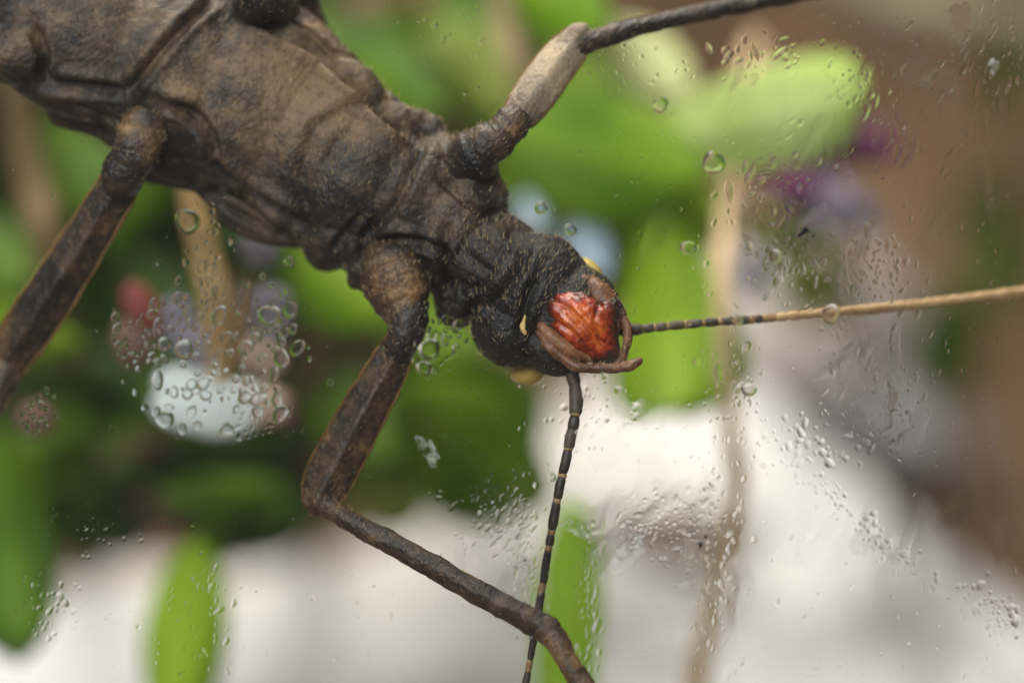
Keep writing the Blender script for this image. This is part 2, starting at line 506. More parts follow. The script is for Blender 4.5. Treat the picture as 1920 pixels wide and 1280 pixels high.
def stone(name, label, args, mat, seed, cat='stone'):
    o = ball(name, args, mat, None, noise=0.5, nf=0.7, seed=seed, nu=40, nv=24)
    tag(o, label, cat)
stone('grey_stone', 'large pale grey stone behind the orange antenna', (1530, 690, 15.5, 250, 230, 230, 30), M['stone'], 4)
stone('slate_stone', 'dark slate stone sloping beside the white tissue sheet', (1680, 865, 15.0, 190, 110, 190, 28), M['stone_dark'], 8)
o = tube('olive_branch', [(1500, -90, 13, 60), (1700, -10, 13.4, 75), (1900, 40, 13.8, 80), (2150, 120, 14.5, 80), (2500, 260, 16.5, 70)], M['stone_olive'], None, n=40, noise=0.15, nf=1.2)
tag(o, 'thick olive grey branch leaning against the brown soil bank', 'branch')

# ------------------------------------------------------------------ plants
def leaf_mesh(name, base, tip, width, bow=0.15, fold=0.25, roll=0.0, shape='oval', seed=0):
    """base, tip: (px, py, depth); width px at the widest; real thickness"""
    A = W(*base); B = W(*tip)
    ax = B - A; L = ax.length; ax.normalize()
    side = ax.cross(Vector((0, 1, 0)))
    if side.length < 0.05: side = Vector((1, 0, 0))
    side.normalize(); nor = side.cross(ax).normalized()
    R = Matrix.Rotation(roll, 3, ax); side = R @ side; nor = R @ nor
    s = (D + 0.5 * (base[2] + tip[2])) / D * U
    hw = width * 0.5 * s
    n, m = 14, 8
    top = []; bot = []; rib = []
    for i in range(n + 1):
        t = i / n
        if shape == 'oval': w = math.sin(math.pi * t ** 0.85) ** 0.7
        elif shape == 'round': w = (t ** 0.7) * (1 - t ** 5) ** 0.5 * 1.1
        else: w = (0.7 + 0.3 * math.sin(math.pi * t)) * (1 - t ** 7) ** 0.5
        w = max(w, 0.03)
        c = A + ax * (L * t) + nor * (bow * L * 4 * t * (1 - t) * 0.5)
        for j in range(m + 1):
            u = j / m * 2 - 1
            p = c + side * (u * hw * w) + nor * (fold * hw * w * abs(u) ** 1.5 + 0.03 * L * math.sin(5 * t + seed + 2 * u) * abs(u))
            top.append(p); bot.append(p - nor * 0.025)
            rib.append(math.exp(-(u / 0.15) ** 2) + 0.35 * math.sin(9 * t + 3 * abs(u) + seed))
    V = top + bot; k = len(top); ww = m + 1; f = []
    for i in range(n):
        for j in range(m):
            a = i * ww + j
            f.append((a, a + 1, a + ww + 1, a + ww)); f.append((k + a, k + a + ww, k + a + ww + 1, k + a + 1))
    for i in range(n):
        a = i * ww; f.append((a, a + ww, k + a + ww, k + a)); a = i * ww + m; f.append((a + ww, a, k + a, k + a + ww))
    for j in range(m):
        f.append((j + 1, j, k + j, k + j + 1)); a = n * ww + j; f.append((a, a + 1, k + a + 1, k + a))
    me = mesh(name, V, f)
    at = me.attributes.new('rib', 'FLOAT', 'POINT'); at.data.foreach_set('value', rib + rib)
    return me

def leaf(parent, base, tip, width, mat, name='leaf', **kw):
    return link(name, leaf_mesh(name, base, tip, width, **kw), M[mat], parent)

def petal(parent, px, py, d, a, b, ang, mat, seed=0):
    ca, sa = math.cos(math.radians(ang)), math.sin(math.radians(ang))
    return leaf(parent, (px - a * ca, py - a * sa, d + 0.15), (px + a * ca, py + a * sa, d - 0.1), 2 * b, mat, name='petal', bow=-0.1, fold=0.2, shape='oval', seed=seed)

# plant with the pale rounded leaves and the tan stem
p1 = empty('leafy_plant', W(1330, 1500, 5))
tag(p1, 'bright green leafy plant with rounded pale leaves on a long tan stem', 'plant')
tube('stem', [(1420, 90, 6.0, 20), (1395, 200, 5.4, 22), (1374, 330, 4.6, 22), (1364, 450, 4.0, 22), (1360, 600, 3.7, 20), (1364, 740, 3.7, 21), (1376, 860, 3.7, 23), (1374, 960, 3.8, 24), (1345, 1100, 3.9, 25), (1310, 1250, 4.0, 26), (1290, 1600, 4.3, 28)], M['stem_pale'], p1, n=60, noise=0.05, nf=2)
leaf(p1, (1080, 300, 4.8), (1625, 165, 3.6), 250, 'leaf_pale', shape='round', bow=0.04, roll=-0.3)
leaf(p1, (930, 240, 4.4), (1330, 330, 4.0), 260, 'leaf_mid', shape='oval', roll=-0.2)
leaf(p1, (900, 330, 4.9), (1390, 440, 4.5), 240, 'leaf_bright', shape='oval', roll=0.3, seed=2)
leaf(p1, (1225, 370, 4.3), (1275, 780, 3.6), 340, 'leaf_bright', shape='round', bow=0.08, roll=0.25, seed=1)
leaf(p1, (1040, 420, 5.2), (1330, 520, 4.9), 190, 'leaf_mid', shape='oval', seed=5)
leaf(p1, (1390, 425, 5.6), (1540, 455, 5.4), 70, 'leaf_olive', shape='oval', seed=4)
leaf(p1, (1120, 60, 5.0), (1300, 170, 4.8), 130, 'leaf_cream', shape='oval', seed=3)
leaf(p1, (960, -60, 4.9), (1140, 70, 4.3), 150, 'leaf_mid', shape='oval', seed=6)
leaf(p1, (1000, 140, 5.6), (1150, 230, 5.2), 190, 'leaf_mid', shape='oval', seed=8)
for (x, y, a, b, g, q) in ((1105, 470, 60, 40, 60, 1), (1000, 400, 40, 26, 80, 2), (1408, 520, 44, 30, 100, 4)):
    petal(p1, x, y, 4.4, a, b, g, 'gap_blue' if q < 4 else 'pet_lilac', q)  # petal shapes coloured to stand in for bright gaps between the leaves

# plant of the lower edge
p2 = empty('leafy_plant', W(1060, 1500, 4))
tag(p2, 'small plant with upright green strap leaves in front of the white tissue', 'plant')
leaf(p2, (1050, 1420, 4.2), (1075, 935, 3.6), 125, 'leaf_lime', shape='strap', bow=0.03, roll=-0.15)
leaf(p2, (1020, 940, 4.6), (740, 740, 4.0), 260, 'leaf_mid', shape='oval', bow=0.05, roll=0.35)
leaf(p2, (1000, 820, 4.9), (800, 690, 4.6), 170, 'leaf_mid', shape='oval', roll=-0.2, seed=3)
leaf(p2, (368, 1010, 4.4), (325, 1420, 4.0), 160, 'leaf_bright', shape='oval', bow=0.02, roll=-0.1, seed=2)
leaf(p2, (40, 1240, 3.8), (-20, 780, 4.4), 190, 'leaf_dark', shape='oval', bow=0.02, roll=0.3, seed=5)

# shrub behind the insect: dense leaves around brown stems
p3 = empty('leafy_shrub', W(500, 1400, 7))
tag(p3, 'dense dark green shrub with brown stems behind the dark insect', 'shrub')
for pts in ([(25, 120, 4.8, 40), (60, 330, 4.9, 42), (100, 520, 5.0, 40), (150, 800, 7.5, 36), (170, 1130, 13.5, 36)],
            [(620, 380, 5.6, 40), (600, 620, 5.8, 40), (600, 850, 8.0, 36), (590, 1130, 13.5, 34)],
            [(810, -120, 6.0, 32), (805, 60, 6.0, 32), (830, 230, 6.2, 30), (850, 700, 9, 30), (830, 1050, 14, 30)],
            [(930, -120, 4.8, 28), (945, 40, 4.9, 30), (975, 170, 5.0, 26), (985, 400, 6.4, 26), (960, 980, 14, 26)]):
    tube('stem', pts, M['stem_brown'] if pts[0][0] < 900 else M['stem_tan'], p3, n=30, noise=0.06, nf=1.6)
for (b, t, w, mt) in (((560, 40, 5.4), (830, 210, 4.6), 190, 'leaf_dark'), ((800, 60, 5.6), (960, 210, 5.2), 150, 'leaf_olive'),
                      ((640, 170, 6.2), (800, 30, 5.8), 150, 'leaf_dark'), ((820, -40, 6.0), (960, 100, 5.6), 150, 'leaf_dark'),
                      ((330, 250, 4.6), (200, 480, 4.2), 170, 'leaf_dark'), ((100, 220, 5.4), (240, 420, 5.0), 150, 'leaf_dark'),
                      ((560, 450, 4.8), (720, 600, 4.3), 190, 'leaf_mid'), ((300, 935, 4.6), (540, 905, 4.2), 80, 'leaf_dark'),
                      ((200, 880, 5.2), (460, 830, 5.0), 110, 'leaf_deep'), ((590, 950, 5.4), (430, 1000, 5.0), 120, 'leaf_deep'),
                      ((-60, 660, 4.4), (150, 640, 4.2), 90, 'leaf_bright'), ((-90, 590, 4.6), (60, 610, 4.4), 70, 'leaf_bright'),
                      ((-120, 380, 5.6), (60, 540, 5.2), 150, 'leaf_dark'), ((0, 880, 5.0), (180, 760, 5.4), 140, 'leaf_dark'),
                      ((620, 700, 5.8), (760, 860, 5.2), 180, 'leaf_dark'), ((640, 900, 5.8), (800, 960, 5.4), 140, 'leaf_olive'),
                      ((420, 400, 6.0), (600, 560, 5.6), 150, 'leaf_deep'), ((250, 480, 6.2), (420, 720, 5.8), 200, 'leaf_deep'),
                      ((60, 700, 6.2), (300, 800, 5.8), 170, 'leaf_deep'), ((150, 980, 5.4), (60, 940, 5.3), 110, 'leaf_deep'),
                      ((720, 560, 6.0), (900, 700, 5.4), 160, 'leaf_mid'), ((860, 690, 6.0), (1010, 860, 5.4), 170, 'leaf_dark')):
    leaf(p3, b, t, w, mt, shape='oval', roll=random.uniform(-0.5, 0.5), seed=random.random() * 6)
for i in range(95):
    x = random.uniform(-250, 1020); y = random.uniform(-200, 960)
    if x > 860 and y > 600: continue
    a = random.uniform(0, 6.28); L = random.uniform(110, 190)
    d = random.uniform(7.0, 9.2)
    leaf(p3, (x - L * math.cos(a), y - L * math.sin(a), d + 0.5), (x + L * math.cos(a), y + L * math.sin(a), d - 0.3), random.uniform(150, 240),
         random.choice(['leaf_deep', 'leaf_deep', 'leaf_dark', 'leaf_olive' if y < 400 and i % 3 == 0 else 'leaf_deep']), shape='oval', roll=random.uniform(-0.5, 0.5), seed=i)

wl = tag(link('fold_shade_leaf', leaf_mesh('fold_shade_leaf', (1430, 1000, 9.6), (1100, 985, 9.0), 140, shape='oval', roll=0.5), M['shade_brown']), 'grey brown leaf shape standing in for a fold shadow on the white tissue', 'leaf')  # leaf-shaped sheet added as the shadow of a fold in the tissue
for i in range(26):
    x = random.uniform(90, 560); y = random.uniform(740, 1050); a = random.uniform(0, 6.28); L = random.uniform(45, 85); d = random.uniform(5.0, 7.2)
    leaf(p3, (x - L * math.cos(a), y - L * math.sin(a), d + 0.3), (x + L * math.cos(a), y + L * math.sin(a), d - 0.3), random.uniform(60, 120), random.choice(['leaf_deep', 'leaf_deep', 'leaf_dark', 'pet_brown']), shape='oval', roll=random.uniform(-0.8, 0.8), seed=i)
# hanging flower with white and lilac petals
f1 = empty('flower', W(400, 380, 2.8))
tag(f1, 'drooping flower with white, pink and lilac petals on an ochre stalk', 'flower')
tube('stem', [(352, 330, 2.4, 18), (366, 400, 2.4, 30), (385, 470, 2.4, 33), (402, 560, 2.4, 34), (415, 640, 2.5, 32), (420, 720, 2.6, 24)], M['stem_ochre'], f1, n=30, noise=0.03, nf=3)
tube('stem', [(352, 335, 2.4, 17), (420, 300, 4.2, 18), (520, 500, 6.5, 22), (560, 1120, 13.5, 26)], M['stem_brown'], f1, n=30, noise=0.03, nf=2)
for (x, y, a, b, g, mt) in ((395, 760, 105, 52, 8, 'pet_white'), (370, 735, 80, 45, 20, 'pet_white'), (485, 755, 62, 42, -10, 'pet_pink'), (335, 610, 62, 42, 70, 'pet_lilac'),
                            (365, 650, 60, 38, 40, 'pet_lilac'), (503, 580, 58, 42, 80, 'pet_lilac'), (498, 668, 46, 36, 20, 'pet_pink'), (265, 575, 48, 34, 60, 'pet_red'),
                            (245, 640, 48, 38, 80, 'pet_brown'), (490, 468, 42, 34, 30, 'pet_lilac'), (535, 760, 40, 34, 60, 'pet_brown'), (70, 780, 36, 34, 60, 'pet_brown')):
    ball('petal', (x, y, 2.6, a, b, 0.45 * b, g), M[mt], f1, noise=0.05, nf=3, seed=x)

f2 = empty('flower', W(1540, 420, 5))
tag(f2, 'purple and lilac flower nodding against the brown soil', 'flower')
tube('stem', [(1520, 330, 5.3, 16), (1580, 480, 6.4, 15), (1640, 800, 8.5, 16), (1700, 1150, 9.4, 18)], M['stem_brown'], f2, n=24)
for (x, y, a, b, g, mt) in ((1545, 280, 95, 50, -15, 'pet_purple'), (1480, 330, 70, 40, 40, 'pet_purple'), (1620, 270, 70, 42, 10, 'pet_purple'), (1545, 378, 85, 52, 10, 'pet_blush'), (1600, 400, 60, 40, 20, 'pet_lilac')):
    petal(f2, x, y, 5.0, a, b, g, mt, x)
p4 = empty('low_plant', W(1850, 1000, 11))
tag(p4, 'small dull green plant growing from the brown soil', 'plant')
for (b, t, w) in (((1830, 560, 12), (1880, 330, 11.4), 130), ((1760, 760, 11.0), (1790, 540, 10.4), 140), ((1480, 600, 10.0), (1560, 470, 9.6), 170), ((1820, 560, 11.5), (1930, 470, 11), 110), ((1900, 220, 12.0), (1870, 60, 11.5), 90)):
    leaf(p4, b, t, w, 'leaf_olive' if b[0] < 1600 else 'leaf_dark', shape='oval')
tube('stem', [(1850, 340, 12, 14), (1800, 560, 11.4, 14), (1780, 800, 11.6, 16), (1790, 1000, 11.5, 18)], M['stem_brown'], p4, n=20)
tube('stem', [(1780, 780, 11.3, 12), (1640, 640, 9.0, 12), (1480, 600, 10, 12)], M['stem_brown'], p4, n=20)

# ------------------------------------------------------------------ the insect
TH = 27.8
bug = empty('stick_insect', W(700, 350, 0.75))
tag(bug, 'dark brown stick insect with red mouth clinging to the wet glass', 'insect')

def T(path, **kw): return tube_data([p if len(p) == 4 else p for p in path], **kw)
def body_parts():
    B = ball_data
    P = [
        B(-330, -170, .85, 320, 190, 115, TH), B(-60, -40, .83, 240, 170, 112, TH),
        B(150, 62, .80, 215, 158, 110, TH), B(330, 130, .79, 190, 168, 112, TH),
        B(470, 195, .79, 200, 170, 114, TH), B(590, 268, .78, 140, 170, 116, TH),
        B(672, 325, .77, 112, 150, 124, TH + 10), B(628, 425, .80, 62, 88, 90, 20), B(688, 462, .78, 62, 62, 80, 20), B(590, 400, .82, 60, 60, 80, 30),
        B(785, 380, .75, 105, 135, 125, TH), B(850, 425, .70, 110, 112, 110, TH),
        B(925, 485, .64, 100, 92, 95, TH + 6),
        B(1000, 545, .56, 105, 112, 105, TH + 8), B(1070, 590, .52, 95, 98, 90, TH + 15),
        B(955, 615, .55, 75, 70, 85, 60), B(1050, 500, .56, 72, 40, 70, 35), B(1035, 655, .52, 70, 48, 70, 25),
        # folds of skin round the leg bases
        T([(668, 528, .72, 20), (680, 490, .66, 22), (725, 468, .62, 22), (785, 480, .60, 24), (826, 520, .64, 26), (838, 575, .72, 26)], n=30, seg=12),
        T([(250, 205, .74, 16), (300, 196, .66, 20), (352, 232, .64, 22), (380, 285, .70, 22), (384, 335, .80, 22)], n=26, seg=12),
        T([(832, 262, .66, 16), (855, 305, .58, 17), (893, 350, .56, 18), (935, 383, .60, 20)], n=24, seg=12),
        T([(905, 330, .72, 34), (930, 360, .70, 28), (940, 390, .68, 18)], n=14, seg=12),
        # side flaps below and above
        T([(300, 325, .92, 24), (380, 342, .88, 28), (440, 398, .86, 34), (505, 428, .86, 34), (575, 442, .88, 26)], n=30, seg=14, flat=0.7),
        T([(120, 205, .92, 40), (200, 245, .92, 26), (290, 325, .95, 26)], n=20, seg=12, flat=0.8),
        T([(420, -60, .86, 40), (500, 15, .84, 38), (585, 65, .84, 32), (650, 125, .82, 24), (700, 180, .80, 22), (745, 218, .76, 24), (790, 232, .74, 26)], n=34, seg=12),
        T([(805, 236, .72, 24), (835, 265, .70, 20)], n=10, seg=10), T([(560, -30, .95, 30), (600, 50, .95, 16), (625, 80, .95, 8)], n=16, seg=10),
        # humps of neck
        B(962, 432, .62, 26, 24, 40, 30), B(868, 560, .62, 24, 46, 50, 15), B(850, 590, .70, 36, 22, 50, 10),
        B(30, 100, .70, 60, 62, 70, 30), B(40, 60, .72, 50, 50, 50, 0),
        B(500, 2, .78, 62, 44, 60, 20),
        # sockets
        B(735, 515, .72, 80, 60, 70, 20), B(330, 275, .84, 70, 70, 60, 40), B(880, 310, .72, 60, 60, 60, 40),
    ]
    return P

GROOVES = [  # polyline, width px, depth px (positive = sunk)
    ([(410, -10), (345, 50), (285, 115), (250, 160), (228, 172)], 12, 13),
    ([(60, 40), (78, 95), (88, 150), (160, 162), (235, 168)], 13, 14),
    ([(455, 18), (540, 68), (610, 108), (670, 160), (735, 222), (790, 262)], 15, 32),
    ([(385, 305), (440, 350), (520, 398), (585, 430)], 14, 20),
    ([(310, 195), (355, 212), (390, 255), (400, 310)], 13, 15),
    ([(735, 205), (660, 205), (600, 240), (568, 310), (570, 380), (600, 440)], 17, 5),
    ([(800, 262), (765, 320), (735, 385), (690, 440), (672, 490)], 14, 12),
    ([(665, 500), (700, 462), (760, 452), (825, 470), (850, 515)], 11, 11),
    ([(820, 330), (862, 370), (905, 398), (948, 400)], 11, 9),
    ([(840, 410), (835, 470), (845, 520), (835, 560)], 14, 8),
    ([(990, 458), (965, 510), (930, 555), (888, 600)], 13, 12),
    ([(1012, 520), (985, 570), (975, 625)], 10, 7),
    ([(905, 535), (880, 545), (868, 520)], 9, 7),
    ([(420, 380), (480, 415), (550, 446)], 7, 8),
    ([(130, 195), (200, 220), (260, 250)], 8, 6),
    ([(620, 470), (650, 440), (680, 400)], 10, 6),
    ([(705, 300), (760, 330)], 14, 3), ([(900, 430), (960, 480)], 12, 4), ([(870, 470), (930, 520)], 10, 4),
]
RIDGES = [
    ([(258, 150), (285, 168), (335, 176), (385, 192)], 13, 11), ([(262, 130), (300, 90), (345, 40)], 14, 6),
    ([(770, 300), (745, 345), (718, 400), (690, 450)], 10, 5), ([(500, 60), (600, 115), (720, 232)], 12, 4),
    ([(850, 300), (885, 352), (930, 384)], 9, 5), ([(840, 375), (900, 415)], 12, 4),
]
PITS = [(962, 437, 13, 14), (868, 386, 10, 9), (800, 230, 9, 10), (355, 75, 22, 6), (420, 45, 24, 6), (740, 410, 14, 5), (868, 550, 7, 5), (380, 130, 30, 4), (830, 300, 12, 5)]
BROWN = [(600, 150, 130, .22), (520, 120, 130, .20), (690, 210, 60, .10), (330, 175, 60, .22), (170, 40, 90, .12), (60, 50, 60, .10), (600, 240, 90, .12), (470, 260, 120, .10), (350, 60, 70, .06), (20, 90, 40, .2),
         (800, 330, 60, .08), (830, 400, 60, .08), (490, 420, 50, .14), (870, 440, 40, .07), (300, 10, 120, .12), (700, 280, 60, .04)]
DARK = [(960, 610, 90, .28), (1040, 560, 120, .14), (590, 360, 90, .10), (640, 460, 80, .12), (250, 190, 40, .2), (40, 150, 60, .15), (430, 40, 40, .10), (360, 70, 30, .10), (900, 560, 70, .14), (340, 290, 60, .18), (500, 10, 50, .22), (780, 520, 60, .12), (420, 170, 30, .1)]

def detail_body(me):
    co = get_co(me); no = get_no(me)
    x, y = inv(co)
    front = np.clip(-no[:, 1] * 1.6, 0, 1)
    disp = np.zeros(len(co))
    wob = 4 * vnoise(co * 9, 3); wob2 = 4 * vnoise(co * 9, 4)
    xx, yy = x + wob, y + wob2
    for pts, w, dp in GROOVES:
        dp = dp * 1.5; w = w * 0.78
        if len(pts) > 2: pts = [tuple(q) for q in catmull(pts, 6 * len(pts))]
        d, s = seg_dist(xx, yy, pts)
        fade = np.clip(np.minimum(s, 1 - s) * 8, 0.15, 1)
        disp -= dp * np.exp(-(d / w) ** 2) * fade * front
        disp += 0.35 * dp * np.exp(-((d - 2.1 * w) / w) ** 2) * fade * front
    for pts, w, dp in RIDGES:
        d, s = seg_dist(xx, yy, pts)
        disp += dp * np.exp(-(d / w) ** 2) * np.clip(np.minimum(s, 1 - s) * 6, 0, 1) * front
    for px, py, r, dp in PITS:
        disp -= dp * np.exp(-((xx - px) ** 2 + (yy - py) ** 2) / (r * r)) * front
    ca, sa = math.cos(math.radians(TH)), math.sin(math.radians(TH))
    # wrinkles run across the axis on the neck and along it on the flanks
    u = (x * ca + y * sa); v = (-x * sa + y * ca)
    q = np.stack([u * 0.035, v * 0.010, co[:, 1] * 3], 1)
    neck = np.exp(-((x - 900) / 140.0) ** 2)
    disp += neck * 5.0 * vnoise(q, 17)
    q = np.stack([u * 0.008, v * 0.03, co[:, 1] * 6], 1)
    disp += 1.8 * vnoise(q, 19)
    n1 = fbm(co, 7, 3, 40)
    disp += 1.7 * n1
    rid = 1 - np.abs(fbm(co, 12, 3, 60)) * 2.2
    disp -= 1.5 * np.clip(rid - 0.6, 0, 1) * 2
    disp += 1.6 * fbm(co, 40, 2, 80)
    co2 = co + no * (disp * U)[:, None]
    set_co(me, co2)
    tone = 0.02 * n1
    for px, py, r, a in BROWN: tone += 0.95 * a * np.exp(-((x - px) ** 2 + (y - py) ** 2) / (r * r))
    for px, py, r, a in DARK: tone -= a * np.exp(-((x - px) ** 2 + (y - py) ** 2) / (r * r))
    at = me.attributes.new('tone', 'FLOAT', 'POINT')
    at.data.foreach_set('value', tone.astype(np.float32))
    return co2, no, x, y

bm_body = remesh('body', body_parts(), 0.0085, 5)
bco, bno, bx, by = detail_body(bm_body)
body = link('body', bm_body, M['body'], bug)

# short golden bristles over the skin
def bristles(parent, co, no, count, weight=None, lmin=0.012, lmax=0.040):
    idx = np.where((no[:, 1] < 0.1))[0]
    w = np.ones(len(idx)) if weight is None else weight[idx]
    pick = rng.choice(idx, count, replace=False, p=w / w.sum())
    V = []; F = []
    for i in pick:
        c = Vector(co[i]); n = Vector(no[i])
        dirv = (n * 0.6 + Vector((random.uniform(-.1, .45), 0, random.uniform(.4, 1.3)))).normalized()
        L = random.uniform(lmin, lmax); r = random.uniform(0.0016, 0.0034)
        a = dirv.orthogonal().normalized(); b = dirv.cross(a)
        o = len(V); base = c - n * 0.003
        for k in range(3):
            g = k * 2.094
            V.append(base + (a * math.cos(g) + b * math.sin(g)) * r)
        V.append(base + dirv * L)
        F += [(o, o + 1, o + 3), (o + 1, o + 2, o + 3), (o + 2, o, o + 3), (o + 2, o + 1, o)]
    h = link('bristles', mesh('bristles', V, F, smooth=False), M['hair'], parent); h['kind'] = 'stuff'
bw = np.where((bx < -20) | (bx > 1120) | (by < -20), 0.0, np.where(bx > 540, 1.0, 0.2)) * (0.3 + np.clip(fbm(bco, 6, 2, 5) + 0.3, 0, 1))
bristles(bug, bco, bno, 1900, bw)
def leg_bristles(o, parent, count):
    bristles(parent, get_co(o.data), get_no(o.data), count, None, 0.010, 0.026)
def keel(path, parent, r=3.6, k=0.97):
    """pale thin edge along both sides of a leg segment"""
    S = catmull(path, 24)
    for sgn in (-1, 1):
        pts = []
        for i in range(2, 23):
            t = S[min(i + 1, 24)][:2] - S[i - 1][:2]; t = t / np.hypot(*t); nn = np.array([-t[1], t[0]]) * sgn
            p = S[i]; wob = 1.6 * math.sin(i * 2.3 + sgn) + random.uniform(-1, 1)
            pts.append((p[0] + nn[0] * (p[3] * k * 1.08 + wob * .5), p[1] + nn[1] * (p[3] * k * 1.08 + wob * .5), p[2], r * random.uniform(.7, 1.25)))
        tube('keel', pts, M['keel'], parent, n=60, seg=8)

def set_tone(o, fn):
    me = o.data; co = get_co(me); x, y = inv(co); no = get_no(me)
    at = me.attributes.new('tone', 'FLOAT', 'POINT')
    at.data.foreach_set('value', fn(x, y, co, no).astype(np.float32))

def limb(name, path, parent, n=60, seg=28, keel=0.0, flat=0.85, noise=0.010, nf=9, seed=0, tone=0.0, edge=0.0, mat='leg', blotch=(), power=2.0, rings=0.05):
    v, f = tube_data(path, n=n, seg=seg, keel=keel, flat=flat, power=power, rings=rings, seed=seed)
    A = np.array([tuple(p) for p in v])
    B = np.array([fbm(A, nf, 3, seed + q) for q in range(3)]).T
    A = A + B * noise
    B = np.array([fbm(A, nf * 4, 2, seed + 5 + q) for q in range(3)]).T
    A = A + B * noise * 0.35
    me = mesh(name, A, f)
    bm = bmesh.new(); bm.from_mesh(me); bmesh.ops.recalc_face_normals(bm, faces=bm.faces); bm.to_mesh(me); bm.free()
    o = link(name, me, M[mat], parent)
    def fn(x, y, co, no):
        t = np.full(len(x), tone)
        t += edge * 1.5 * np.clip(1 - np.abs(no[:, 1]) * 1.5, 0, 1)  # painted rim light: skin turned edge-on goes paler orange-brown, as if backlit
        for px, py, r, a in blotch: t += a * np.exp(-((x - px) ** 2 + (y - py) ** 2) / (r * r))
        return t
    set_tone(o, fn)
    return o

# front leg reaching down
lg = empty('leg', parent=bug)
leg_bristles(limb('coxa', rings=0.06, path=[(715, 478, .66, 48), (738, 515, .58, 66), (752, 552, .54, 58), (762, 585, .52, 44)], parent=lg, n=40, noise=0.022, nf=7, tone=0.08, blotch=((770, 545, 30, .22), (700, 520, 40, .05), (745, 560, 25, .12)), flat=0.9, seed=3), lg, 160)
leg_bristles(limb('trochanter', [(772, 570, .50, 30), (770, 598, .48, 37), (760, 626, .48, 36), (748, 652, .49, 32)], lg, n=24, tone=-0.06, noise=0.008, seed=5), lg, 60)
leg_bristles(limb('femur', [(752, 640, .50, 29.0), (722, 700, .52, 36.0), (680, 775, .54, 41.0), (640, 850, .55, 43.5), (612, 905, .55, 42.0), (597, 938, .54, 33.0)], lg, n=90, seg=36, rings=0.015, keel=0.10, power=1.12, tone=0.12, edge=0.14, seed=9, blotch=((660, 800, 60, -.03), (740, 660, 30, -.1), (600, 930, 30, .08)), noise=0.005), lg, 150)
keel([(752, 640, .50, 29.0), (722, 700, .52, 36.0), (680, 775, .54, 41.0), (640, 850, .55, 43.5), (612, 905, .55, 42.0), (597, 938, .54, 33.0)], lg, 3.0)
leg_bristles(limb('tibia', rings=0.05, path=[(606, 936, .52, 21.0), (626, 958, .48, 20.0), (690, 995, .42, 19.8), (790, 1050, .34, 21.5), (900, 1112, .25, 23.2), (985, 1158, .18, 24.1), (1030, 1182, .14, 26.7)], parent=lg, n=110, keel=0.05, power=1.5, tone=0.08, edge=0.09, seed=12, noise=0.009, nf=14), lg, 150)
keel([(606, 936, .52, 21.0), (626, 958, .48, 20.0), (690, 995, .42, 19.8), (790, 1050, .34, 21.5), (900, 1112, .25, 23.2), (985, 1158, .18, 24.1), (1030, 1182, .14, 26.7)], lg, 1.9, 0.84)
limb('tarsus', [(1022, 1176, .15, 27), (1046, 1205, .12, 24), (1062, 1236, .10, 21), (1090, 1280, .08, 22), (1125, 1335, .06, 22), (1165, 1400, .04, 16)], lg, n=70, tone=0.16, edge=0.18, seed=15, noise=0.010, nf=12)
# front leg reaching up
lg = empty('leg', parent=bug)
leg_bristles(limb('coxa', rings=0.06, path=[(846, 340, .76, 44), (882, 298, .58, 50), (912, 272, .53, 47), (940, 254, .52, 38)], parent=lg, n=40, noise=0.020, nf=7, tone=0.00, seed=23, blotch=((890, 295, 35, -.2), (920, 262, 30, .10)), flat=0.95), lg, 160)
leg_bristles(limb('trochanter', [(925, 268, .52, 34), (946, 246, .51, 36), (966, 226, .52, 34)], lg, n=20, tone=0.12, noise=0.008, seed=25, blotch=((950, 245, 14, .15),)), lg, 60)
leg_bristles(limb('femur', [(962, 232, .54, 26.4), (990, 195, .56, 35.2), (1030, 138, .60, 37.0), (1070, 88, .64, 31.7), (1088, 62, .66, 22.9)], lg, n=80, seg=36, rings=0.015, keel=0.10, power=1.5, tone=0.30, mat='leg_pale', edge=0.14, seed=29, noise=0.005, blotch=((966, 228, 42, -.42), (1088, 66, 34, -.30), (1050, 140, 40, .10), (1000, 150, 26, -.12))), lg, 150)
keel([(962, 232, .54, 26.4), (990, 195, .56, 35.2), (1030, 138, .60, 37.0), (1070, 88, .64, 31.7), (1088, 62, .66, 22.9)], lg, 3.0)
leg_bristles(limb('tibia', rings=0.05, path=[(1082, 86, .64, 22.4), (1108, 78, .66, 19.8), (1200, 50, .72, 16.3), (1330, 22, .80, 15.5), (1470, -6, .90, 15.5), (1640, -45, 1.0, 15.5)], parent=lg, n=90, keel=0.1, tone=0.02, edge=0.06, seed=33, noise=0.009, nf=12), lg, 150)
keel([(1082, 86, .64, 22.4), (1108, 78, .66, 19.8), (1200, 50, .72, 16.3), (1330, 22, .80, 15.5), (1470, -6, .90, 15.5), (1640, -45, 1.0, 15.5)], lg, 1.9, 0.84)
# middle leg
lg = empty('leg', parent=bug)
leg_bristles(limb('coxa', rings=0.06, path=[(318, 196, .80, 44), (284, 226, .66, 48), (262, 260, .60, 48), (252, 296, .60, 45)], parent=lg, n=36, noise=0.020, nf=7, tone=0.16, seed=43, blotch=((255, 255, 40, .10), (225, 290, 30, -.2))), lg, 160)
leg_bristles(limb('trochanter', [(265, 292, .62, 34), (240, 312, .62, 44), (226, 340, .64, 42)], lg, n=22, tone=-0.06, noise=0.008, seed=45), lg, 60)
leg_bristles(limb('femur', [(236, 322, .66, 31.7), (212, 365, .70, 37.0), (160, 450, .76, 40.5), (100, 545, .82, 44.0), (50, 620, .88, 44.0), (20, 668, .92, 37.0), (0, 710, .94, 29.9)], lg, n=90, seg=36, rings=0.015, keel=0.10, power=1.15, tone=0.08, edge=0.15, seed=49, noise=0.005, blotch=((90, 530, 60, -.16), (170, 430, 40, .05))), lg, 150)
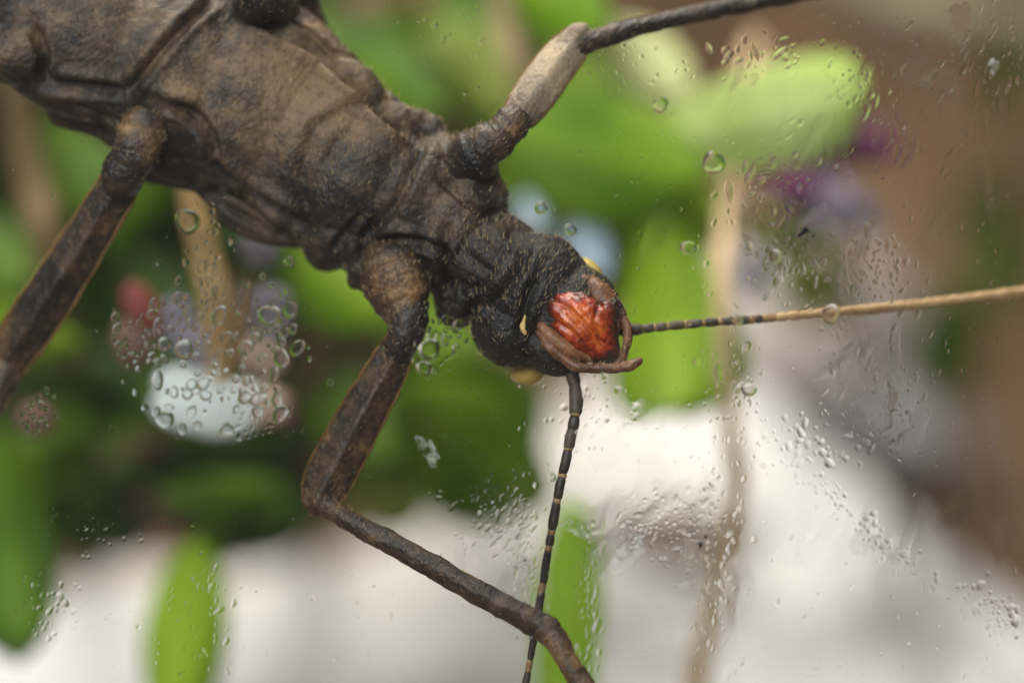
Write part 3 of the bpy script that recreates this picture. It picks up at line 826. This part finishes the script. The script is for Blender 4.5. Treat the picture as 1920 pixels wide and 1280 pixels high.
keel([(236, 322, .66, 31.7), (212, 365, .70, 37.0), (160, 450, .76, 40.5), (100, 545, .82, 44.0), (50, 620, .88, 44.0), (20, 668, .92, 37.0), (0, 710, .94, 29.9)], lg, 3.0)
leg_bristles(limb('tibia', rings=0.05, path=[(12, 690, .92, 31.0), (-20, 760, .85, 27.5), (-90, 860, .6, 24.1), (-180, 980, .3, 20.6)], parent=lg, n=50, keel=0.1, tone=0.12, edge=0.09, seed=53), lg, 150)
keel([(12, 690, .92, 31.0), (-20, 760, .85, 27.5), (-90, 860, .6, 24.1), (-180, 980, .3, 20.6)], lg, 1.9, 0.84)
# opposite middle leg, only its base shows
lg = empty('leg', parent=bug)
leg_bristles(limb('coxa', rings=0.06, path=[(470, 15, .66, 40), (500, -15, .60, 52), (540, -60, .58, 44)], parent=lg, n=30, tone=-0.10, seed=63, noise=0.01), lg, 160)
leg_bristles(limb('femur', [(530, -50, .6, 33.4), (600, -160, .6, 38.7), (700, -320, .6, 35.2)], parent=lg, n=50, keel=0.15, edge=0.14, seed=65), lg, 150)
keel([(530, -50, .6, 33.4), (600, -160, .6, 38.7), (700, -320, .6, 35.2)], lg, 3.0)

# head pieces
mouth = remesh('mouthparts', [ball_data(1092, 606, .395, 76, 57, 58, 42), ball_data(1124, 646, .40, 46, 36, 46, 55), ball_data(1056, 580, .40, 38, 36, 50, 30), ball_data(1132, 590, .41, 34, 44, 48, 40)], 0.007, 4)
co = get_co(mouth); no = get_no(mouth); x, y = inv(co)
dsp = 2.6 * fbm(co, 16, 3, 7)
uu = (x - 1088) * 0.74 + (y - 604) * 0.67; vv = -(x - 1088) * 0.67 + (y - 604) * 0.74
dsp += 1.3 * np.sin(vv * 0.4 + 2.2 * vnoise(co * 14, 3)) * np.exp(-(uu / 70) ** 2)
for pts, w, dp in (([(1040, 560), (1075, 590), (1110, 622), (1150, 668)], 4, 7), ([(1125, 560), (1118, 600), (1130, 640)], 4, 5), ([(1035, 600), (1075, 625), (1105, 660)], 4, 5)):
    d_, s_ = seg_dist(x + 4 * vnoise(co * 18, 8), y, pts); dsp -= dp * np.exp(-(d_ / w) ** 2)
set_co(mouth, co + no * (dsp * U)[:, None])
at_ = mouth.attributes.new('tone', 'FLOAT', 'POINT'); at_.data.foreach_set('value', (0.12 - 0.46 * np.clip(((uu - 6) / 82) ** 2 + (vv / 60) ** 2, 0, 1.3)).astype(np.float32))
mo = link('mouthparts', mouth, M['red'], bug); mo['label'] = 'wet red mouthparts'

def const_tone(o, v=0.0):
    at = o.data.attributes.new('tone', 'FLOAT', 'POINT'); at.data.foreach_set('value', np.full(len(o.data.vertices), v, dtype=np.float32))
pl = empty('palp', parent=bug)      # long lower palp that crosses in front
for i, pth in enumerate(([(1012, 622, .36, 9.2), (1030, 648, .33, 12.0), (1052, 668, .32, 11.3)], [(1050, 664, .32, 9.9), (1080, 686, .30, 10.6), (1112, 692, .29, 9.2)], [(1108, 691, .29, 8.4), (1132, 690, .28, 9.9), (1158, 690, .27, 9.2)], [(1155, 690, .27, 7.7), (1180, 685, .26, 9.9), (1199, 676, .26, 7.0)])):
    const_tone(tube('segment', pth, M['palp'], pl, n=20, seg=18, noise=0.010, nf=14, seed=i), -0.08)
pl = empty('palp', parent=bug)
for i, pth in enumerate(([(1112, 530, .44, 10.6), (1145, 560, .42, 12.7), (1166, 592, .40, 9.9)], [(1164, 588, .40, 7.7), (1176, 615, .37, 8.4), (1174, 648, .34, 7.7)], [(1174, 644, .34, 7.0), (1168, 670, .31, 8.4), (1154, 692, .29, 6.3)])):
    const_tone(tube('segment', pth, M['palp'], pl, n=20, seg=18, noise=0.010, nf=14, seed=10 + i), -0.02 if i < 2 else -0.18)
for _o in [q for q in bug.children if q.name.startswith('palp')]:
    for _c in list(_o.children): bristles(_o, get_co(_c.data), get_no(_c.data), 22, None, 0.008, 0.018)
lob = tube('maxilla', [(1088, 520, .46, 14), (1118, 546, .40, 24), (1144, 578, .385, 23), (1153, 612, .39, 13)], M['palp'], bug, n=24, seg=18, noise=0.008, nf=14, seed=31); const_tone(lob, -0.05); bristles(bug, get_co(lob.data), get_no(lob.data), 90, None, 0.010, 0.028)
lob = tube('maxilla', [(1016, 612, .355, 10), (1042, 640, .34, 17), (1074, 660, .34, 15), (1106, 672, .36, 8)], M['palp'], bug, n=24, seg=18, noise=0.008, nf=14, seed=35); const_tone(lob, 0.06)
for i, pth in enumerate(([(1020, 565, .42, 12), (1042, 548, .40, 18), (1068, 540, .40, 13)], [(1012, 600, .40, 10), (1020, 580, .38, 15), (1035, 568, .38, 10)], [(1068, 528, .44, 14), (1096, 530, .42, 17), (1116, 545, .41, 10)])):
    const_tone(tube('mouth_lobe', pth, M['palp'], bug, n=16, seg=16, noise=0.012, nf=12, seed=50 + i), -0.10)
ball('eye', (988, 697, .66, 34, 27, 40, 8), M['eye'], bug)
ball('eye', (1102, 512, .60, 34, 24, 40, 48), M['eye'], bug)
tube('cream_fleck', [(1052, 503, .46, 3), (1063, 497, .455, 6.5), (1072, 497, .455, 4), (1082, 493, .46, 3)], M['cream'], bug, n=24, seg=12, noise=0.008, nf=30)
tube('cream_fleck', [(986, 588, .375, 2.5), (983, 602, .37, 4), (981, 612, .37, 5.5), (985, 628, .375, 2.5)], M['cream'], bug, n=24, seg=12, noise=0.008, nf=30)

# antennae, built joint by joint
def antenna(path, cuts, base_mat):
    an = empty('antenna', parent=bug)
    S = catmull(path, 400)
    L = [0]
    for i in range(400): L.append(L[-1] + math.dist(S[i][:2], S[i + 1][:2]))
    tot = L[-1]
    def at(s):
        i = min(max(int(np.searchsorted(L, s)) - 1, 0), 399); t = (s - L[i]) / (L[i + 1] - L[i] + 1e-9)
        return S[i] + (S[i + 1] - S[i]) * t
    s = 0
    for k, (ln, mt, fat) in enumerate(cuts):
        if s + 1 > tot: break
        e = min(s + ln * random.uniform(0.75, 1.25), tot)
        pts = []
        for q, rr in ((0, .82), (.15, .95), (.5, 1.04), (.85, 1.0), (1, .85)):
            p = at(s + (e - s) * q); pts.append((p[0], p[1], p[2], p[3] * rr * fat * 0.78))
        tube('segment', pts, M[mt], an, n=10, seg=14, noise=0.004, nf=20, seed=k)
        s = e
    return an
cuts = [(30, 'ant_dusk', 1.15), (42, 'ant_dusk', 1.25), (6, 'ant_band', .9), (30, 'ant_dark', 1.0), (40, 'ant_dusk', 1.0), (5, 'ant_band', .9), (36, 'ant_dark', 1.0), (8, 'ant_band', .9), (36, 'ant_dark', 1.0), (8, 'ant_band', .9), (44, 'ant_dark', 1.05), (10, 'ant_band', .9), (22, 'ant_dark', 1.0), (13, 'ant_band', .9)]
for k in range(9): cuts += [(60 - 2 * k, 'ant_dark', 1.0), (18 + 2 * k, 'ant_band', .9)]
antenna([(1068, 690, .48, 14), (1078, 722, .44, 14), (1080, 765, .40, 13.5), (1066, 840, .38, 12.5), (1050, 910, .38, 11.5), (1036, 985, .38, 11), (1023, 1060, .38, 10), (1012, 1130, .38, 9.5), (1000, 1200, .38, 9), (988, 1270, .38, 8.5), (975, 1340, .38, 8), (960, 1420, .38, 7)], cuts, 0)
cuts = [(46, 'ant_dark', 1.25)]
for k in range(6): cuts += [(22, 'ant_dusk', 1.0), (7, 'ant_band', .92)]
cuts += [(26, 'ant_dusk', 1.0), (12, 'ant_band', 1), (16, 'ant_dusk', 1), (22, 'ant_band', 1)]
for k in range(30): cuts += [(24, 'ant_orange', 1.0 + 0.06 * (k % 2))]
antenna([(1165, 622, .56, 11), (1200, 617, .54, 11.5), (1300, 607, .54, 11), (1420, 598, .58, 10.5), (1560, 586, .68, 12), (1700, 573, .8, 12), (1830, 557, .92, 12), (1960, 540, 1.05, 12), (2080, 520, 1.2, 11)], cuts, 0)

# ------------------------------------------------------------------ water on the inner face of the pane
def drop_mesh(name, seed, h=1.0, seg=20, rings=6, lobes=0.15, soft=0.5, pan=False):
    """low water cap; soft 0 = round lens with a contact edge, 1 = film that thins out to nothing"""
    r_ = random.Random(seed)
    ph = [r_.uniform(0, 6.28) for _ in range(3)]
    am = [r_.uniform(0.2, 1) * lobes for _ in range(3)]
    v = [(0, h, 0)]; f = []
    for i in range(1, rings + 1):
        t = i / rings
        y = h * ((1 - soft) * (1 - t * t) + soft * (0.5 + 0.5 * math.cos(math.pi * t)))
        if pan: y = h * (1 - t ** 5)
        for k in range(seg):
            a = 2 * math.pi * k / seg
            rr = t * (1 + t * (am[0] * math.cos(2 * a + ph[0]) + am[1] * math.cos(3 * a + ph[1]) * 0.7 + am[2] * math.cos(5 * a + ph[2]) * 0.4))
            v.append((rr * math.cos(a), y, rr * math.sin(a)))
    o = len(v)
    for k in range(seg): v.append((v[o - seg + k][0], -0.01, v[o - seg + k][2]))
    for k in range(seg): f.append((0, 1 + (k + 1) % seg, 1 + k))
    for i in range(rings - 1):
        for k in range(seg):
            a = 1 + i * seg + k; b = 1 + i * seg + (k + 1) % seg
            f.append((a, b, b + seg, a + seg))
    f.append(tuple(range(o, o + seg)))
    me = bpy.data.meshes.new(name); me.from_pydata(v, [], f); me.update()
    # outward: cap looks to +y, base to -y
    flip = me.polygons[0].normal.y < 0; flipb = me.polygons[-1].normal.y > 0
    f = [tuple(reversed(q)) if (flip if i < len(f) - 1 else flipb) else q for i, q in enumerate(f)]
    bpy.data.meshes.remove(me)
    me = mesh(name, v, f)
    me.materials.append(M['water'])
    return me

SPOTS = []      # (px, py, r, aspect, angle, height, where)
def overlaps(x, y, r):
    return any((x - a) ** 2 + (y - b) ** 2 < (0.8 * (r + c)) ** 2 for a, b, c, *_ in SPOTS)
def cluster(cx, cy, sx, sy, n, r0, r1, where, asp=(1, 1.5), ang=70, spread=25, rot=0, hh=(0.015, 0.075), uniform=False, pan=False):
    cr, sr = math.cos(math.radians(rot)), math.sin(math.radians(rot))
    k = tries = 0
    while k < n and tries < n * 12:
        tries += 1
        if uniform: a, b = random.uniform(-1, 1) * sx, random.uniform(-1, 1) * sy
        else: a, b = random.gauss(0, 0.55) * sx, random.gauss(0, 0.55) * sy
        x = cx + a * cr - b * sr; y = cy + a * sr + b * cr
        r = (r0 + (r1 - r0) * random.random() ** 2.6) * random.uniform(0.75, 1.0)
        if overlaps(x, y, r): continue
        SPOTS.append((x, y, r, random.uniform(*asp), ang + random.gauss(0, spread), random.uniform(*hh), where, pan)); k += 1

for x, y, r, w in ((1338, 305, 21, 'beside the purple flower'), (1238, 197, 14, 'over the pale leaf'), (1558, 588, 17, 'over the orange antenna'), (1382, 600, 12, 'over the orange antenna'), (805, 655, 20, 'beside the front leg'),
                   (795, 690, 14, 'beside the front leg'), (352, 415, 24, 'over the ochre flower stalk'), (1015, 390, 12, 'over the green leaf'), (1070, 430, 11, 'over the green leaf'), (1290, 465, 14, 'over the green leaf'), (505, 592, 21, 'over the lilac petals'),
                   (345, 655, 18, 'over the lilac petals'), (542, 492, 11, 'beside the front leg'), (460, 745, 13, 'over the white petals'), (425, 805, 14, 'over the white petals'), (1035, 895, 8, 'over the banded antenna'), (1405, 730, 13, 'over the grey stone'), (1455, 480, 12, 'over the grey stone')):
    SPOTS.append((x, y, r, random.uniform(1, 1.15), random.uniform(0, 180), 0.2, w, True))
cluster(410, 740, 115, 45, 46, 6, 18, 'over the white petals', hh=(0.10, 0.2), pan=True)
cluster(340, 610, 60, 75, 36, 6, 17, 'over the lilac petals', hh=(0.10, 0.2), pan=True)
cluster(505, 625, 55, 80, 36, 6, 18, 'over the lilac petals', hh=(0.10, 0.2), pan=True)
cluster(395, 500, 40, 110, 40, 3.5, 10, 'over the ochre flower stalk', hh=(0.10, 0.2), pan=True)
cluster(250, 640, 50, 50, 34, 4, 11, 'over the withered petals', hh=(0.10, 0.2), pan=True)
cluster(70, 775, 34, 40, 26, 4, 11, 'beside the middle leg', hh=(0.10, 0.2), pan=True)
cluster(490, 790, 60, 50, 26, 3.5, 10, 'over the white petals')
cluster(820, 640, 45, 40, 40, 4, 12, 'beside the front leg', hh=(0.10, 0.2), pan=True)
cluster(1450, 335, 80, 80, 60, 4, 13, 'beside the purple flower', asp=(1, 1.8))
cluster(1430, 110, 130, 40, 34, 3.5, 10, 'over the pale leaf', asp=(1.1, 2.2), ang=60)
cluster(1590, 170, 40, 70, 26, 3.5, 9, 'over the pale leaf', asp=(1, 1.8))
cluster(1490, 500, 100, 60, 50, 4, 12, 'over the grey stone', asp=(1, 2.0))
cluster(1650, 500, 60, 60, 50, 3.5, 9, 'over the grey stone', asp=(1, 2.0))
cluster(1250, 985, 130, 60, 130, 3, 8, 'over the tan stem', asp=(1, 1.8))
cluster(1335, 1090, 55, 200, 80, 3, 8, 'over the tan stem', asp=(1, 2.0), ang=75)
cluster(1345, 860, 70, 110, 30, 3.5, 9, 'over the tan stem', asp=(1, 1.8))
cluster(935, 950, 85, 70, 110, 3, 9, 'beside the banded antenna', asp=(1.1, 2.2), rot=35)
cluster(985, 1060, 26, 100, 90, 3, 9, 'beside the banded antenna', asp=(1.1, 2.2))
cluster(1100, 1150, 30, 140, 70, 3.5, 9, 'over the strap leaf', asp=(1.1, 2.2))
cluster(1130, 760, 130, 90, 70, 3, 8, 'beside the banded antenna')
cluster(1360, 720, 45, 70, 34, 4, 11, 'over the green leaf')
cluster(1830, 130, 90, 120, 90, 3, 9, 'over the brown soil', asp=(1.4, 3), ang=66, spread=12)
cluster(1690, 220, 60, 70, 55, 3.5, 10, 'over the brown soil', asp=(1.2, 2.6), ang=66, spread=15)
cluster(1640, 720, 90, 130, 70, 3.5, 9, 'over the grey stone', asp=(1.1, 2.2))
cluster(1520, 830, 110, 60, 50, 4, 10, 'over the grey stone')
cluster(1640, 1000, 190, 26, 75, 3.5, 9, 'along the tissue edge', rot=40)
cluster(1860, 1140, 70, 35, 40, 4, 12, 'along the tissue edge', rot=35)
cluster(370, 1150, 60, 90, 44, 3.5, 9, 'over the strap leaf', asp=(1, 2))
cluster(80, 1130, 60, 50, 36, 4, 10, 'over the strap leaf')
cluster(150, 990, 90, 50, 26, 3.5, 9, 'beside the middle leg')
cluster(1200, 330, 180, 120, 60, 3, 7, 'over the green leaf')
cluster(1270, 560, 90, 110, 40, 3, 7, 'over the green leaf')
cluster(900, 780, 120, 90, 46, 3, 7, 'over the green leaf')
cluster(300, 1180, 500, 90, 50, 3, 7, 'over the tissue', uniform=True)
cluster(1600, 1150, 300, 120, 45, 3, 7, 'over the tissue', uniform=True)
cluster(1650, 450, 260, 430, 240, 2.6, 6, 'over the brown soil', asp=(1.2, 2.8), ang=68, spread=15, uniform=True)
cluster(960, 640, 960, 640, 260, 2.4, 5, 'anywhere', asp=(1, 2.2), uniform=True)
cluster(850, 90, 90, 110, 26, 3.5, 8, 'beside the raised leg')
cluster(1160, 120, 70, 60, 34, 3, 8, 'beside the raised leg')

# thin flat puddles between the drops
for cx, cy, sx, sy, n in ((1480, 480, 160, 90, 14), (1620, 700, 130, 160, 14), (1250, 960, 140, 70, 12), (1340, 1120, 60, 150, 10), (960, 980, 70, 110, 10), (1430, 150, 150, 60, 9), (1760, 220, 130, 180, 16), (420, 640, 130, 130, 12), (1180, 760, 120, 70, 8), (1650, 1010, 220, 60, 8), (1480, 320, 90, 80, 8)):
    for k in range(n):
        SPOTS.append((cx + random.gauss(0, .55) * sx, cy + random.gauss(0, .55) * sy, random.uniform(16, 44), random.uniform(1.0, 2.2), 70 + random.gauss(0, 20), random.uniform(0.004, 0.013), 'anywhere', False))
SPOTS.sort(key=lambda s: -s[2])
pans = [drop_mesh('water_droplet', 400 + i, h=1.0, seg=24, rings=9, lobes=0.08, pan=True) for i in range(3)]
protos = [drop_mesh('water_droplet', 100 + i, h=1.0, lobes=0.22, soft=(0.15, 0.5, 0.7, 0.9)[i % 4]) for i in range(8)]
def drop_matrix(s):
    x, y, r, asp, ang, h, w, pan = s
    c = W(x, y, 0)
    R = r * U
    return (Matrix.Translation((c.x, -0.0005, c.z)) @ Matrix.Rotation(math.radians(ang), 4, 'Y').inverted() @ Matrix.Diagonal((R * asp, R * h, R / math.sqrt(asp), 1)))
BIG = [s for s in SPOTS if s[6] != 'anywhere'][:290]
bigset = set(id(s) for s in BIG)
for i, s in enumerate(BIG):
    o = bpy.data.objects.new('water_droplet', (pans[i % 3] if s[7] else protos[i % 8]))
    sc.collection.objects.link(o)
    o.matrix_world = drop_matrix(s)
    big = s[2] >= 17
    tag(o, ('large' if big else 'small') + ' clear water droplet on the glass ' + s[6], 'droplet', 'water droplets on the glass')
lo = [drop_mesh('fine', 200 + i, h=1.0, seg=14, rings=5, soft=(0.4, 0.7, 1.0)[i % 3], lobes=0.25) for i in range(6)]
film = [drop_mesh('film', 300 + i, h=1.0, seg=28, rings=9, lobes=0.4, soft=1.0) for i in range(4)]
V = []; F = []
for i, s in enumerate(SPOTS):
    if id(s) in bigset: continue
    m = drop_matrix(s); me = film[i % 4] if s[5] < 0.035 else lo[i % 6]; o = len(V)
    V += [m @ v.co for v in me.vertices]
    F += [tuple(o + k for k in p.vertices) for p in me.polygons]
fine = link('fine_droplets', mesh('fine_droplets', V, F), M['water'])
tag(fine, 'fine spray of tiny water droplets spread over the glass', 'condensation', kind='stuff')

# dried smears on the pane
def smear(cx, cy, a, b, ang, seed, label):
    r_ = random.Random(seed); n = 40
    ph = [r_.uniform(0, 6.28) for _ in range(4)]
    ca, sa = math.cos(math.radians(ang)), math.sin(math.radians(ang))
    v = []; 
    for y in (0.0015, 0.0045):
        for k in range(n):
            t = 2 * math.pi * k / n
            q = 1 + 0.18 * math.cos(2 * t + ph[0]) + 0.16 * math.cos(3 * t + ph[1]) + 0.12 * math.cos(5 * t + ph[2]) + 0.07 * math.cos(9 * t + ph[3])
            X, Y = a * q * math.cos(t), b * q * math.sin(t)
            p = W(cx + X * ca - Y * sa, cy + X * sa + Y * ca, 0); v.append((p.x, y, p.z))
    f = [tuple(range(n)), tuple(range(2 * n - 1, n - 1, -1))] + [(k, k + n, (k + 1) % n + n, (k + 1) % n) for k in range(n)]
    tag(link('dried_smear', mesh('dried_smear', v, f, smooth=False), M['stain']), label, 'smear', 'dried smears on the glass')
smear(803, 845, 28, 16, 65, 1, 'pale dried smear on the glass over the lower green leaf')
smear(1080, 992, 30, 13, 30, 2, 'pinkish pale dried smear on the glass over the strap leaf')
smear(1175, 1040, 48, 22, -40, 3, 'wide faint dried smear on the glass beside the strap leaf')
smear(1858, 130, 11, 22, 15, 4, 'whitish dried smear on the glass over the brown soil')
